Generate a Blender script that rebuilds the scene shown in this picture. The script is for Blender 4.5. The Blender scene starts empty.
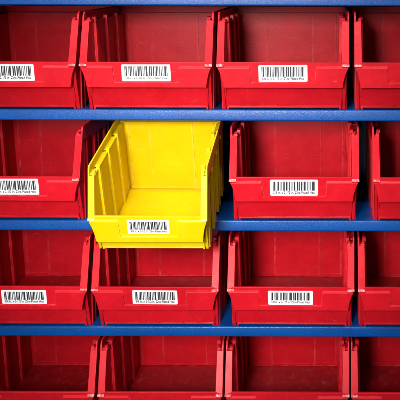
import bpy, bmesh, math, random
from mathutils import Vector, Matrix
random.seed(7)
U = 0.0254                      # the scene is laid out in inches
C = bpy.data.collections.new('shelf_scene'); bpy.context.scene.collection.children.link(C)
S = bpy.context.scene

# ------------------------------------------------------------------ materials
def nodes(name):
    m = bpy.data.materials.new(name); m.use_nodes = True
    nt = m.node_tree
    return m, nt, nt.nodes['Principled BSDF']
def N(nt, kind, **kw):
    n = nt.nodes.new(kind)
    for k, v in kw.items():
        if k in n.inputs.keys(): n.inputs[k].default_value = v
        else: setattr(n, k, v)
    return n
def ramp(nt, src, a, b, ca, cb):
    r = N(nt, 'ShaderNodeMapRange'); r.clamp = True
    r.inputs['From Min'].default_value = a; r.inputs['From Max'].default_value = b
    r.inputs['To Min'].default_value = ca; r.inputs['To Max'].default_value = cb
    nt.links.new(src, r.inputs['Value']); return r.outputs['Result']
def mixc(nt, fac, a, b):
    m = N(nt, 'ShaderNodeMix', data_type='RGBA')
    if isinstance(fac, float): m.inputs[0].default_value = fac
    else: nt.links.new(fac, m.inputs[0])
    for i, c in ((6, a), (7, b)):
        if isinstance(c, tuple): m.inputs[i].default_value = (*c, 1)
        else: nt.links.new(c, m.inputs[i])
    return m.outputs[2]
def math_(nt, op, a, b):
    m = N(nt, 'ShaderNodeMath', operation=op)
    for i, c in enumerate((a, b)):
        if isinstance(c, (int, float)): m.inputs[i].default_value = c
        else: nt.links.new(c, m.inputs[i])
    return m.outputs[0]

def plastic(name, col, dark, scuff_glint, scuff_amt=0.5, rough=0.29, smear_amt=0.025, rub_glint_amt=0.5, glint=0.0):
    m, nt, p = nodes(name); L = nt.links.new
    pos = N(nt, 'ShaderNodeNewGeometry').outputs['Position']
    def mapped(sc, rot=(0, 0, 0)):
        mp = N(nt, 'ShaderNodeMapping'); mp.inputs['Scale'].default_value = sc
        mp.inputs['Rotation'].default_value = rot; L(pos, mp.inputs['Vector']); return mp.outputs[0]
    def noise(vec, scale, detail=3, r=0.55):
        n = N(nt, 'ShaderNodeTexNoise', Scale=scale, Detail=detail, Roughness=r)
        L(vec, n.inputs['Vector']); return n.outputs['Fac']
    cloud = noise(mapped((1, 1, 1)), 45, 5, 0.6)
    grain = noise(mapped((1, 1, 1)), 900, 2)
    # two directions of hair-line scratches, broken up by a patchy mask
    s1 = noise(mapped((130, 130, 2600), (0.25, 0.15, 0)), 1.0, 2)
    s2 = noise(mapped((2300, 170, 140), (0.1, 0.45, 0.2)), 1.0, 2)
    mask = ramp(nt, noise(mapped((1, 1, 1)), 70, 3), 0.55, 0.72, 0, 1)
    scr = math_(nt, 'MAXIMUM', ramp(nt, s1, 0.66, 0.74, 0, 1), ramp(nt, s2, 0.67, 0.75, 0, 1))
    scr = math_(nt, 'MULTIPLY', scr, mask)
    base = mixc(nt, ramp(nt, cloud, 0.3, 0.7, 0, 1), dark, col)
    smear = math_(nt, 'MULTIPLY', ramp(nt, noise(mapped((1, .6, 1.6)), 130, 6, 0.7), 0.52, 0.72, 0, 1), smear_amt)
    bev = N(nt, 'ShaderNodeBevel'); bev.samples = 4; bev.inputs['Radius'].default_value = 0.0007
    dt = N(nt, 'ShaderNodeVectorMath', operation='DOT_PRODUCT')
    L(bev.outputs[0], dt.inputs[0]); L(N(nt, 'ShaderNodeNewGeometry').outputs['Normal'], dt.inputs[1])
    edge = ramp(nt, dt.outputs['Value'], 0.97, 0.78, 0, 1)
    rub_glint = ramp(nt, noise(mapped((1, 1, 1)), 95, 4, 0.65), 0.40, 0.62, 0.08, 1)
    edge = math_(nt, 'MULTIPLY', math_(nt, 'MULTIPLY', edge, rub_glint), rub_glint_amt)  # rubbed edges, also painting edge highlights into the colour
    fac = math_(nt, 'ADD', math_(nt, 'MULTIPLY', scr, scuff_amt), smear)
    fac = math_(nt, 'MAXIMUM', fac, edge)
    if glint:      # white highlight painted into the base colour, uneven
        fac = math_(nt, 'MAXIMUM', fac, ramp(nt, noise(mapped((1, 1, 1)), 420, 4, 0.7), 0.44, 0.62, 0.06, glint))
    L(mixc(nt, fac, base, scuff_glint), p.inputs['Base Color'])
    rr = math_(nt, 'ADD', ramp(nt, cloud, 0.3, 0.7, rough, rough + 0.08), math_(nt, 'MULTIPLY', fac, 0.3))
    L(rr, p.inputs['Roughness'])
    b1 = N(nt, 'ShaderNodeBump', Strength=0.10, Distance=0.0004); L(grain, b1.inputs['Height'])
    b2 = N(nt, 'ShaderNodeBump', Strength=0.08, Distance=0.0015)
    L(noise(mapped((1, 1, 1)), 60, 2), b2.inputs['Height']); L(b1.outputs[0], b2.inputs['Normal'])
    b3 = N(nt, 'ShaderNodeBump', Strength=0.15, Distance=0.0004)
    L(scr, b3.inputs['Height']); L(b2.outputs[0], b3.inputs['Normal'])
    L(b3.outputs[0], p.inputs['Normal'])
    p.inputs['Specular IOR Level'].default_value = 0.125
    return m

RED = plastic('red_plastic', (0.57, 0.0075, 0.017), (0.46, 0.0055, 0.0125), (0.85, 0.24, 0.24), 0.36)
RED_FLOOR = plastic('scuffed_red_plastic', (0.50, 0.0095, 0.0175), (0.34, 0.006, 0.011), (0.70, 0.22, 0.21), 0.6, 0.26, 0.22)
RED_GLINT = plastic('red_plastic_glint', (0.57, 0.0075, 0.017), (0.46, 0.0055, 0.0125), (0.82, 0.62, 0.60), 0.5, 0.35, 0.1, 0.6, 0.6)  # flange tips: specular white painted into the red
YEL_GLINT = plastic('yellow_plastic_glint', (0.71, 0.51, 0.002), (0.66, 0.455, 0.001), (0.9, 0.88, 0.7), 0.5, 0.35, 0.1, 0.6, 0.6)  # same painted highlight for the yellow tips
YEL = plastic('yellow_plastic', (0.71, 0.51, 0.002), (0.66, 0.455, 0.001), (0.95, 0.85, 0.35), 0.3)

def powder_coat():
    m, nt, p = nodes('blue_powder_coat'); L = nt.links.new
    pos = N(nt, 'ShaderNodeNewGeometry').outputs['Position']
    def noise(scale, det=2):
        n = N(nt, 'ShaderNodeTexNoise', Scale=scale, Detail=det); L(pos, n.inputs['Vector']); return n.outputs['Fac']
    fine = noise(2300, 1); big = noise(40, 4)
    base = mixc(nt, ramp(nt, big, .3, .7, 0, 1), (0.0, 0.050, 0.235), (0.0, 0.064, 0.29))
    L(mixc(nt, ramp(nt, fine, .55, .75, 0, .3), base, (0.0, 0.17, 0.42)), p.inputs['Base Color'])
    b = N(nt, 'ShaderNodeBump', Strength=0.36, Distance=0.0003); L(fine, b.inputs['Height'])
    L(b.outputs[0], p.inputs['Normal'])
    p.inputs['Roughness'].default_value = 0.25
    p.inputs['Specular IOR Level'].default_value = 0.32
    return m
BLUE = powder_coat()

def paper():
    m, nt, p = nodes('label_paper'); L = nt.links.new
    pos = N(nt, 'ShaderNodeNewGeometry').outputs['Position']
    n = N(nt, 'ShaderNodeTexNoise', Scale=700, Detail=3); L(pos, n.inputs['Vector'])
    L(mixc(nt, n.outputs['Fac'], (0.70, 0.73, 0.74), (0.84, 0.86, 0.86)), p.inputs['Base Color'])
    p.inputs['Roughness'].default_value = 0.5
    return m
PAPER = paper()
INK, _nt, _p = nodes('label_ink')
_p.inputs['Base Color'].default_value = (0.012, 0.012, 0.014, 1); _p.inputs['Roughness'].default_value = 0.45

# ------------------------------------------------------------------ mesh helpers (inches)
class MB:
    """collects solids, then links them as ONE mesh object"""
    def __init__(s): s.bm = bmesh.new()
    def box(s, x0, x1, y0, y1, z0, z1, mi=0, f=None):
        vs = [(x, y, z) for x in (x0, x1) for y in (y0, y1) for z in (z0, z1)]
        if f: vs = [f(*v) for v in vs]
        v = [s.bm.verts.new(a) for a in vs]
        for q in ((0, 1, 3, 2), (4, 6, 7, 5), (0, 4, 5, 1), (2, 3, 7, 6), (0, 2, 6, 4), (1, 5, 7, 3)):
            s.bm.faces.new([v[i] for i in q]).material_index = mi
    def prism(s, pts, fa, fb, mi=0):
        """pts: 2-D outline; fa / fb map a point to its two ends"""
        a = [s.bm.verts.new(fa(*p)) for p in pts]; b = [s.bm.verts.new(fb(*p)) for p in pts]
        n = len(pts)
        s.bm.faces.new(a).material_index = mi; s.bm.faces.new(b[::-1]).material_index = mi
        for i in range(n):
            s.bm.faces.new((a[(i + 1) % n], a[i], b[i], b[(i + 1) % n])).material_index = mi
    def ring(s, c, r, t, n=28, m=6, frac=1.0):
        """a raised moulding ring on a wall that faces -y"""
        rows = []
        for i in range(n + 1):
            a = 2 * math.pi * frac * i / n
            d = Vector((math.cos(a), 0, math.sin(a)))
            rows.append([s.bm.verts.new(Vector(c) + d * (r + t * math.cos(2 * math.pi * j / m)) + Vector((0, t * math.sin(2 * math.pi * j / m), 0))) for j in range(m)])
        for i in range(n):
            for j in range(m):
                s.bm.faces.new((rows[i][j], rows[i + 1][j], rows[i + 1][(j + 1) % m], rows[i][(j + 1) % m]))
    def build(s, name, mats, parent=None, bevel=0.014, seg=2, ang=32):
        bmesh.ops.recalc_face_normals(s.bm, faces=s.bm.faces)
        for v in s.bm.verts: v.co *= U
        me = bpy.data.meshes.new(name); s.bm.to_mesh(me); s.bm.free()
        for m in (mats if isinstance(mats, (list, tuple)) else [mats]): me.materials.append(m)
        o = bpy.data.objects.new(name, me); C.objects.link(o)
        if parent: o.parent = parent
        if bevel:
            for p in me.polygons: p.use_smooth = True
            b = o.modifiers.new('edge_rounding', 'BEVEL'); b.width = bevel * U; b.segments = seg
            b.limit_method = 'ANGLE'; b.angle_limit = math.radians(ang); b.harden_normals = True
        return o

# ------------------------------------------------------------------ one bin
L_IN = 5.40                                   # inside of the back wall
LIPSLOPE = 0.09 / 0.78
def lip_y(z): return (1.56 - z) * LIPSLOPE    # the lip leans back towards its lower edge
TIPS = [(2.062, 1.50), (2.062, 1.45), (2.02, 1.36), (1.965, 1.24), (1.925, 1.10), (1.89, 0.95), (1.868, 0.80), (1.862, 0.765)]
POSTS = (1.22, 2.68, 4.12)

def taper(x, z):                              # walls lean in a little towards the floor
    return math.copysign(abs(x) - 0.06 * (1 - z / 2.8), x)

def side_wall(sx, mat, parent):
    m = MB()
    def at(x, y, z): return (sx * taper(x, z), y, z)
    wall = [(0.76, 0.03), (0.46, 0.60), (0.15, 1.44), (0.66, 2.80), (5.56, 2.80), (5.50, 0.03)]
    m.prism(wall, lambda y, z: at(1.85, y, z), lambda y, z: at(1.915, y, z))
    # outside ribs, hollow behind the inside posts
    for y in (0.86, 1.24, 2.28, 2.70, 3.62, 4.12, 4.95, 5.40):
        w = {0.86: 0.05, 2.28: 0.11, 3.62: 0.11, 4.95: 0.10}.get(y, 0.045)
        m.prism([(1.90, 0.0), (2.0, 0.0), (2.035, 2.72), (1.90, 2.72)],
                lambda x, z, y=y, w=w: (sx * x, y - w + (0 if z > .1 else .0), z), lambda x, z, y=y, w=w: (sx * x, y + w, z))
    # inside posts, their heads standing above the ledge
    for y in POSTS:
        hw = 0.105
        m.prism([(1.765, 0.10), (1.87, 0.10), (1.87, 2.78), (1.80, 2.78), (1.765, 2.70)],
                lambda x, z, y=y: (sx * taper(x, z), y - hw, z), lambda x, z, y=y: (sx * taper(x, z), y + hw, z))
        m.prism([(y - 0.11, 2.74), (y - 0.09, 2.90), (y + 0.02, 2.93), (y + 0.11, 2.74)],
                lambda a, z: (sx * 1.775, a, z), lambda a, z: (sx * 1.90, a, z))
    return m.build('side_wall', mat, parent)

def rim(sx, mat, parent):
    """stacking ledge and thin outer lip along the top of one side"""
    m = MB()
    y0 = 0.70
    for a, b in zip((y0,) + tuple(p + 0.13 for p in POSTS), tuple(p - 0.13 for p in POSTS) + (5.58,)):
        m.box(sx * 1.822, sx * 2.03, a, b, 2.755, 2.815)
    for p in POSTS:                            # recessed slots beside the post heads
        m.box(sx * 1.90, sx * 2.03, p - 0.128, p + 0.128, 2.69, 2.735)
    out = [(0.585, 2.80), (0.645, 2.96), (0.70, 3.04), (0.78, 3.085), (5.62, 3.085), (5.62, 2.62), (0.62, 2.62), (0.56, 2.70)]
    m.prism(out, lambda y, z: (sx * 2.005, y, z), lambda y, z: (sx * 2.06, y, z))
    # the notched corner above the flange
    m.prism([(0.64, 2.76), (0.66, 2.84), (0.74, 2.90), (0.84, 2.86), (0.86, 2.76)],
            lambda y, z: (sx * 1.84, y, z), lambda y, z: (sx * 1.93, y, z))
    return m.build('rim', mat, parent, bevel=0.012)

def flange(sx, mat, tip_glint, parent):
    """broad flat edging that slopes up from the lip to the rim"""
    m = MB()
    d = Vector((0.585 - 0.03, 2.79 - 1.50)).normalized(); n = Vector((d.y, -d.x))
    a, b = Vector((0.02, 1.475)), Vector((0.585, 2.79))
    q = [a, b, b + n * 0.085, a + n * 0.11]
    tip = lambda x: sx * x
    pts = [(p.x, p.y) for p in q]
    m.prism(pts, lambda y, z: (tip(1.826 + 0.012 * (z - 1.5)), y, z), lambda y, z: (tip(2.06), y, z))
    # raised foot of the flange at the tip of the lip
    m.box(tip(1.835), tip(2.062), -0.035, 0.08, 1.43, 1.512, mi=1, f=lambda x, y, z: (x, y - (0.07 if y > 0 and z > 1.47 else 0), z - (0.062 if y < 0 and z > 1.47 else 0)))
    return m.build('flange', [mat, tip_glint], parent, bevel=0.016)

def front_lip(mat, parent, k=1.0):
    m = MB()
    tips = [(x, 1.5 - (1.5 - z) * k) for x, z in TIPS]
    full = [(-x, z) for x, z in tips] + [(x, z) for x, z in tips[::-1]]
    body = [(-1.84, 1.565)] + full + [(1.84, 1.565)]
    m.prism(body, lambda x, z: (x, lip_y(z) + 0.02, z), lambda x, z: (x, lip_y(z) + 0.13, z))
    # raised face with the pocket for the label left open
    top = 1.452; pk = 1.5 - 0.57 * k
    edge = [(x, z) for x, z in tips if z < top]
    edge = [(2.03, top)] + [(x - 0.004, z) for x, z in edge[1:]]
    zf = lambda z: z - (0.07 if z > top - .001 else 0)     # sloped upper edge of the raised face
    u = [(-1.03, top)] + [(-x, z) for x, z in edge] + [(x, z) for x, z in edge[::-1]] + [(1.03, top), (1.0, pk), (-1.0, pk)]
    m.prism(u, lambda x, z: (x, lip_y(zf(z)) - 0.026, zf(z)), lambda x, z: (x, lip_y(z) + 0.03, z))
    return m.build('front_lip', mat, parent, bevel=0.014)

def front_wall(mat, parent):
    m = MB()
    m.prism([(0.26, 0.90), (0.40, 0.80), (0.49, 0.68), (0.545, 0.52), (0.59, 0.26), (0.635, 0.08), (0.78, 0.08), (0.66, 0.55), (0.34, 0.95)],
            lambda y, z: (-1.83, y, z), lambda y, z: (1.83, y, z))
    m.prism([(0.10, 1.45), (0.10, 0.80), (0.32, 0.80), (0.32, 0.90), (0.17, 1.45)], lambda y, z: (-1.84, y, z), lambda y, z: (1.84, y, z))
    m.box(-1.80, 1.80, 0.595, 0.70, 0.072, 0.118)          # moulded bead along the lower edge
    for s in (-1, 1):                                      # feet
        m.box(s * 1.76, s * 1.83, 0.66, 0.80, 0.0, 0.11)
        m.prism([(0.22, 1.36), (0.40, 0.80), (0.62, 0.25), (0.70, 0.0), (0.90, 0.0), (0.80, 1.36)],
                lambda y, z, s=s: (s * (1.86 + .02 * z), y, z), lambda y, z, s=s: (s * (1.955 + .02 * z), y, z))
    return m.build('front_wall', mat, parent, bevel=0.018)

def back_wall(mat, parent):
    m = MB()
    y = L_IN
    m.prism([(-1.80, 0.03), (-1.88, 2.85), (1.88, 2.85), (1.80, 0.03)], lambda x, z: (x, y, z), lambda x, z: (x, y + 0.07, z))
    m.prism([(-0.845, 0.10), (-0.845, 2.80), (0.845, 2.80), (0.845, 0.10)], lambda x, z: (x, y - 0.03, z), lambda x, z: (x, y + 0.03, z))
    for s in (-1, 1):
        m.box(s * 0.83, s * 0.872, y - 0.05, y + 0.02, 0.12, 2.80)
        m.box(s * 1.66, s * 1.70, y - 0.035, y + 0.02, 0.12, 2.80)
    m.prism([(y - 0.085, 0.115), (y + 0.02, 0.22), (y + 0.02, 0.115)], lambda a, z: (-1.74, a, z), lambda a, z: (1.74, a, z))
    m.box(-2.0, 2.0, y + 0.07, y + 0.22, 2.80, 2.86)
    m.box(-2.0, 2.0, y + 0.165, y + 0.215, 2.83, 3.083)
    m.ring((-1.27, y - 0.002, 1.62), 0.14, 0.005, frac=0.55)
    m.ring((-1.27, y - 0.002, 2.55), 0.14, 0.005, frac=0.4)
    m.ring((1.25, y - 0.002, 2.1), 0.14, 0.004, frac=0.4)
    return m.build('back_wall', mat, parent, bevel=0.012)

def bin_floor(mat, parent):
    m = MB()
    m.box(-1.79, 1.79, 0.66, 5.45, 0.045, 0.108)
    m.box(-1.44, 1.44, 1.0, 5.10, 0.09, 0.132)
    return m.build('bin_floor', mat, parent, bevel=0.014)

# ---- barcode label: white sticker, bars and a line of print in one mesh
def text_tris(txt):
    cu = bpy.data.curves.new('print', 'FONT'); cu.body = txt; cu.align_x = 'CENTER'; cu.resolution_u = 2; cu.offset = 0.024
    o = bpy.data.objects.new('print', cu); C.objects.link(o)
    dg = bpy.context.evaluated_depsgraph_get(); dg.update()
    me = bpy.data.meshes.new_from_object(o.evaluated_get(dg))
    vs = [tuple(v.co)[:2] for v in me.vertices]; fs = [tuple(p.vertices) for p in me.polygons]
    bpy.data.objects.remove(o); bpy.data.curves.remove(cu); bpy.data.meshes.remove(me)
    return vs, fs
TXT = text_tris('3/8 in. x 2-1/2 in. Zinc-Plated Hex')
BARS = [random.choice((1, 1, 1, 2, 2, 3)) for _ in range(49)]

def barcode_label(W, H, parent, zc=1.225):
    m = MB()
    def P(u, v, h):                                   # label plane: u across, v up, h off the lip's pocket face
        z = zc + v
        return (u, lip_y(z) + 0.020 - h, z)
    r = 0.04; pts = []
    for cx, cy, a0 in ((W/2-r, H/2-r, 0), (-W/2+r, H/2-r, 90), (-W/2+r, -H/2+r, 180), (W/2-r, -H/2+r, 270)):
        for k in range(6):
            a = math.radians(a0 + 18 * k); pts.append((cx + r * math.cos(a), cy + r * math.sin(a)))
    m.prism(pts, lambda u, v: P(u, v, 0.012), lambda u, v: P(u, v, -0.004))
    def flat(vs, fs, h):
        b = [m.bm.verts.new(P(u, v, h)) for u, v in vs]
        for f in fs:
            try: m.bm.faces.new([b[i] for i in f]).material_index = 1
            except ValueError: pass
    BW = [b + (0.28 if i % 2 == 0 else -0.28) for i, b in enumerate(BARS)]
    tot = sum(BW); span = W * 0.875; x = -span / 2
    for i, b in enumerate(BW):
        w = span * b / tot
        if i % 2 == 0: flat([(x, -H*0.19), (x + w, -H*0.19), (x + w, H*0.39), (x, H*0.39)], [(0, 1, 2, 3)], 0.0136)
        x += w
    vs, fs = TXT
    x0 = min(v[0] for v in vs); x1 = max(v[0] for v in vs); k = W * 0.87 / (x1 - x0); ky = k * 1.25
    flat([((vx - (x0 + x1) / 2) * k, vy * ky - H * 0.385) for vx, vy in vs], fs, 0.0136)
    bm = m.bm
    up = [f for f in bm.faces if f.material_index == 1]
    o = None
    # normals: print faces look towards -y
    bmesh.ops.recalc_face_normals(bm, faces=[f for f in bm.faces if f.material_index == 0])
    for f in up:
        f.normal_update()
        if f.normal.y > 0: f.normal_flip()
    for v in bm.verts: v.co *= U
    me = bpy.data.meshes.new('barcode_label'); bm.to_mesh(me); bm.free()
    me.materials.append(PAPER); me.materials.append(INK)
    o = bpy.data.objects.new('barcode_label', me); C.objects.link(o); o.parent = parent
    return o

def make_bin(name, mat, floor_mat, tip_glint, lip_k=1.0):
    root = bpy.data.objects.new(name, None); C.objects.link(root); root.empty_display_size = 0.02
    for s in (-1, 1):
        side_wall(s, mat, root); rim(s, mat, root); flange(s, mat, tip_glint, root)
    front_lip(mat, root, lip_k); front_wall(mat, root); back_wall(mat, root); bin_floor(floor_mat, root)
    return root
def dup(root):
    r = root.copy(); C.objects.link(r)
    for ch in list(root.children):
        c = ch.copy(); C.objects.link(c); c.parent = r
    return r

PITCH = 3.6414; TH = 0.365; SY = 0.583
LABELS = {
 (1, 1): 'red storage bin with barcode at the left end of the top shelf row, cut off',
 (1, 2): 'red storage bin with barcode on the top shelf, straight above the yellow bin',
 (1, 3): 'red storage bin with barcode on the top shelf, up and right of the yellow bin',
 (1, 4): 'red storage bin without barcode at the right end of the top shelf row, cut off',
 (2, 1): 'red storage bin with barcode directly left of the yellow bin, same shelf',
 (2, 3): 'red storage bin with barcode directly right of the yellow bin, same shelf',
 (2, 4): "red storage bin without barcode at the right end of the yellow bin's shelf",
 (3, 1): 'red storage bin with barcode, left end of the row just below the yellow bin',
 (3, 2): 'red storage bin with barcode directly underneath the overhanging yellow bin',
 (3, 3): 'red storage bin with barcode, one shelf below and right of the yellow bin',
 (3, 4): 'red storage bin without barcode, right end of the row just below the yellow bin',
 (4, 1): 'red storage bin without barcode at the left end of the bottom row, side cut off',
 (4, 2): 'red storage bin without barcode in the bottom row, two shelves below the yellow bin',
 (4, 3): 'red storage bin in the bottom row, just left of the cut-off right bin',
 (4, 4): 'red storage bin without barcode at the right end of the bottom row, cut off',
}
SPOTS = {(1, 1): -5.463, (1, 2): -1.235, (1, 3): 3.017, (1, 4): 7.294, (2, 1): -5.5, (2, 3): 3.356, (2, 4): 7.902,
         (3, 1): -5.415, (3, 2): -1.163, (3, 3): 3.232, (3, 4): 7.468, (4, 1): -5.326, (4, 2): -1.099, (4, 3): 3.095, (4, 4): 7.269}
red0 = make_bin('storage_bin', RED, RED_FLOOR, RED_GLINT)
first = True
lab_big = lab_small = None
for (r, c), x in SPOTS.items():
    b = red0 if first else dup(red0)
    if first: kids0 = list(b.children)
    first = False
    b.location = (x * U, 0, -(r - 1) * PITCH * U)
    b.rotation_euler = (0, 0, {(2, 3): 0.010, (1, 2): -0.004, (3, 3): -0.006, (2, 4): 0.006, (4, 2): 0.005}.get((r, c), 0.0))
    b['label'] = LABELS[(r, c)]; b['category'] = 'storage bin'; b['group'] = 'red storage bins on the blue shelves'
# stickers go on after the copying, as parts of the bins that carry one
def nudge(k, zc):
    c = Vector((0, 0, zc * U))
    k.matrix_local = Matrix.Translation(c + Vector((random.uniform(-.02, .02) * U, 0, random.uniform(-.008, .008) * U))) @ Matrix.Rotation(math.radians(random.uniform(-.7, .7)), 4, 'Y') @ Matrix.Translation(-c)
roots = [o for o in C.objects if o.type == 'EMPTY' and o.get('category') == 'storage bin']
for o in roots:
    r = round(-o.location.z / U / PITCH) + 1
    if 'with barcode' not in o['label']: continue
    if r < 3:
        if lab_big is None: lab_big = barcode_label(1.52, 0.53, o)
        else:
            k = lab_big.copy(); C.objects.link(k); k.parent = o; nudge(k, 1.225)
    else:
        if lab_small is None: lab_small = barcode_label(1.455, 0.49, o, 1.20)
        else:
            k = lab_small.copy(); C.objects.link(k); k.parent = o; nudge(k, 1.2)

yb = make_bin('storage_bin', YEL, YEL, YEL_GLINT, 1.25)
barcode_label(1.45, 0.54, yb, 1.17)
yb['label'] = 'yellow storage bin with barcode, pulled out and tipping forward over the shelf edge'
yb['category'] = 'storage bin'
yb.scale = (0.856, 0.86, 0.90)
yb.rotation_euler = (0.2205, 0, 0)
yb.location = (-0.895 * U, -1.80 * U, -4.176 * U)

# ------------------------------------------------------------------ the shelving
rack = bpy.data.objects.new('shelving_unit', None); C.objects.link(rack)
rack.location = (1.5 * U, 3.5 * U, -3 * PITCH * U); rack.empty_display_size = 0.02
rack['label'] = 'blue powder coated steel shelving that carries the rows of plastic bins'; rack['category'] = 'shelving'
X0, X1 = -13.0, 13.5
def shelf(z):
    m = MB()
    q = 0.055
    prof = [(6.28, 0.0), (SY + q, 0.0)]
    for k in range(1, 7):                       # rolled nose
        a = math.radians(90 + 15 * k); prof.append((SY + q + q * math.cos(a), -q + q * math.sin(a)))
    for k in range(0, 7):
        a = math.radians(180 + 15 * k); prof.append((SY + q + q * math.cos(a), -TH + q + q * math.sin(a)))
    prof += [(SY + 0.55, -TH), (SY + 0.55, -TH + 0.05), (SY + 0.10, -TH + 0.05), (SY + 0.10, -0.10), (6.28, -0.10)]
    m.prism([(y, zz + z + 3 * PITCH) for y, zz in prof], lambda y, zz: (X0 - 1.5, y - 3.5, zz), lambda y, zz: (X1 - 1.5, y - 3.5, zz))
    o = m.build('shelf', BLUE, rack, bevel=0)
    for p in o.data.polygons: p.use_smooth = True
    o.data.set_sharp_from_angle(angle=math.radians(40))
for r in range(0, 5): shelf(PITCH * (1 - r))
m = MB(); m.box(X0 - 1.5, X1 - 1.5, 6.30 - 3.5, 6.36 - 3.5, -0.6, 4 * PITCH + 1.0)
m.build('back_panel', BLUE, rack, bevel=0)

# ------------------------------------------------------------------ camera (a crop from a wider frame: lens shift)
cam = bpy.data.cameras.new('camera'); co = bpy.data.objects.new('camera', cam); C.objects.link(co)
F, PT, RL = 898.977, 0.1701, 0.0030
cam.sensor_width = 36; cam.lens = F / 400 * 36
cam.shift_x = (200 - 327.8765) / 400; cam.shift_y = (129.032 - 200) / 400
cam.clip_start = 0.01; cam.clip_end = 50
right = Vector((1, 0, 0)); up = Vector((0, math.sin(PT), math.cos(PT)))
r2 = right * math.cos(RL) + up * math.sin(RL); u2 = up * math.cos(RL) - right * math.sin(RL); bk = r2.cross(u2)
M = Matrix((r2, u2, bk)).transposed().to_4x4()
M.translation = Vector((4.4173, -27.7417, 4.2482)) * U
co.matrix_world = M
S.camera = co

# ------------------------------------------------------------------ lamps
def lamp(name, kind, loc, aim, energy, **kw):
    l = bpy.data.lights.new(name, kind); l.energy = energy
    for k, v in kw.items(): setattr(l, k, v)
    o = bpy.data.objects.new(name, l); C.objects.link(o)
    o.location = Vector(loc) * U
    d = (Vector(aim) - Vector(loc)).normalized()
    o.rotation_euler = d.to_track_quat('-Z', 'Y').to_euler()
    return o
lamp('key_lamp', 'SPOT', (-2.2, -33, 6.8), (0.3, 0, -2.9), 51, spot_size=math.radians(33), spot_blend=1.0, shadow_soft_size=3.4 * U, color=(1, 0.97, 0.95))
lamp('overhead_softbox', 'AREA', (-3, -16, 24), (0, 0, -3.0), 7.0, shape='RECTANGLE', size=30 * U, size_y=1.0 * U, color=(0.97, 0.98, 1))
lamp('shelf_reflection_fill', 'AREA', (-6, -47, -6.6), (0, 0, -2.0), 3.0, shape='RECTANGLE', size=20 * U, size_y=5 * U)  # added unseen lamp, placed to reflect in the shelf edge

W = bpy.data.worlds.new('World'); S.world = W; W.use_nodes = True
bg = W.node_tree.nodes['Background']; bg.inputs[0].default_value = (0.75, 0.82, 1, 1); bg.inputs[1].default_value = 0.035
S.view_settings.view_transform = 'Standard'; S.view_settings.look = 'None'
S.view_settings.exposure = 0; S.view_settings.gamma = 1
S.cycles.use_denoising = True
S.cycles.max_bounces = 10
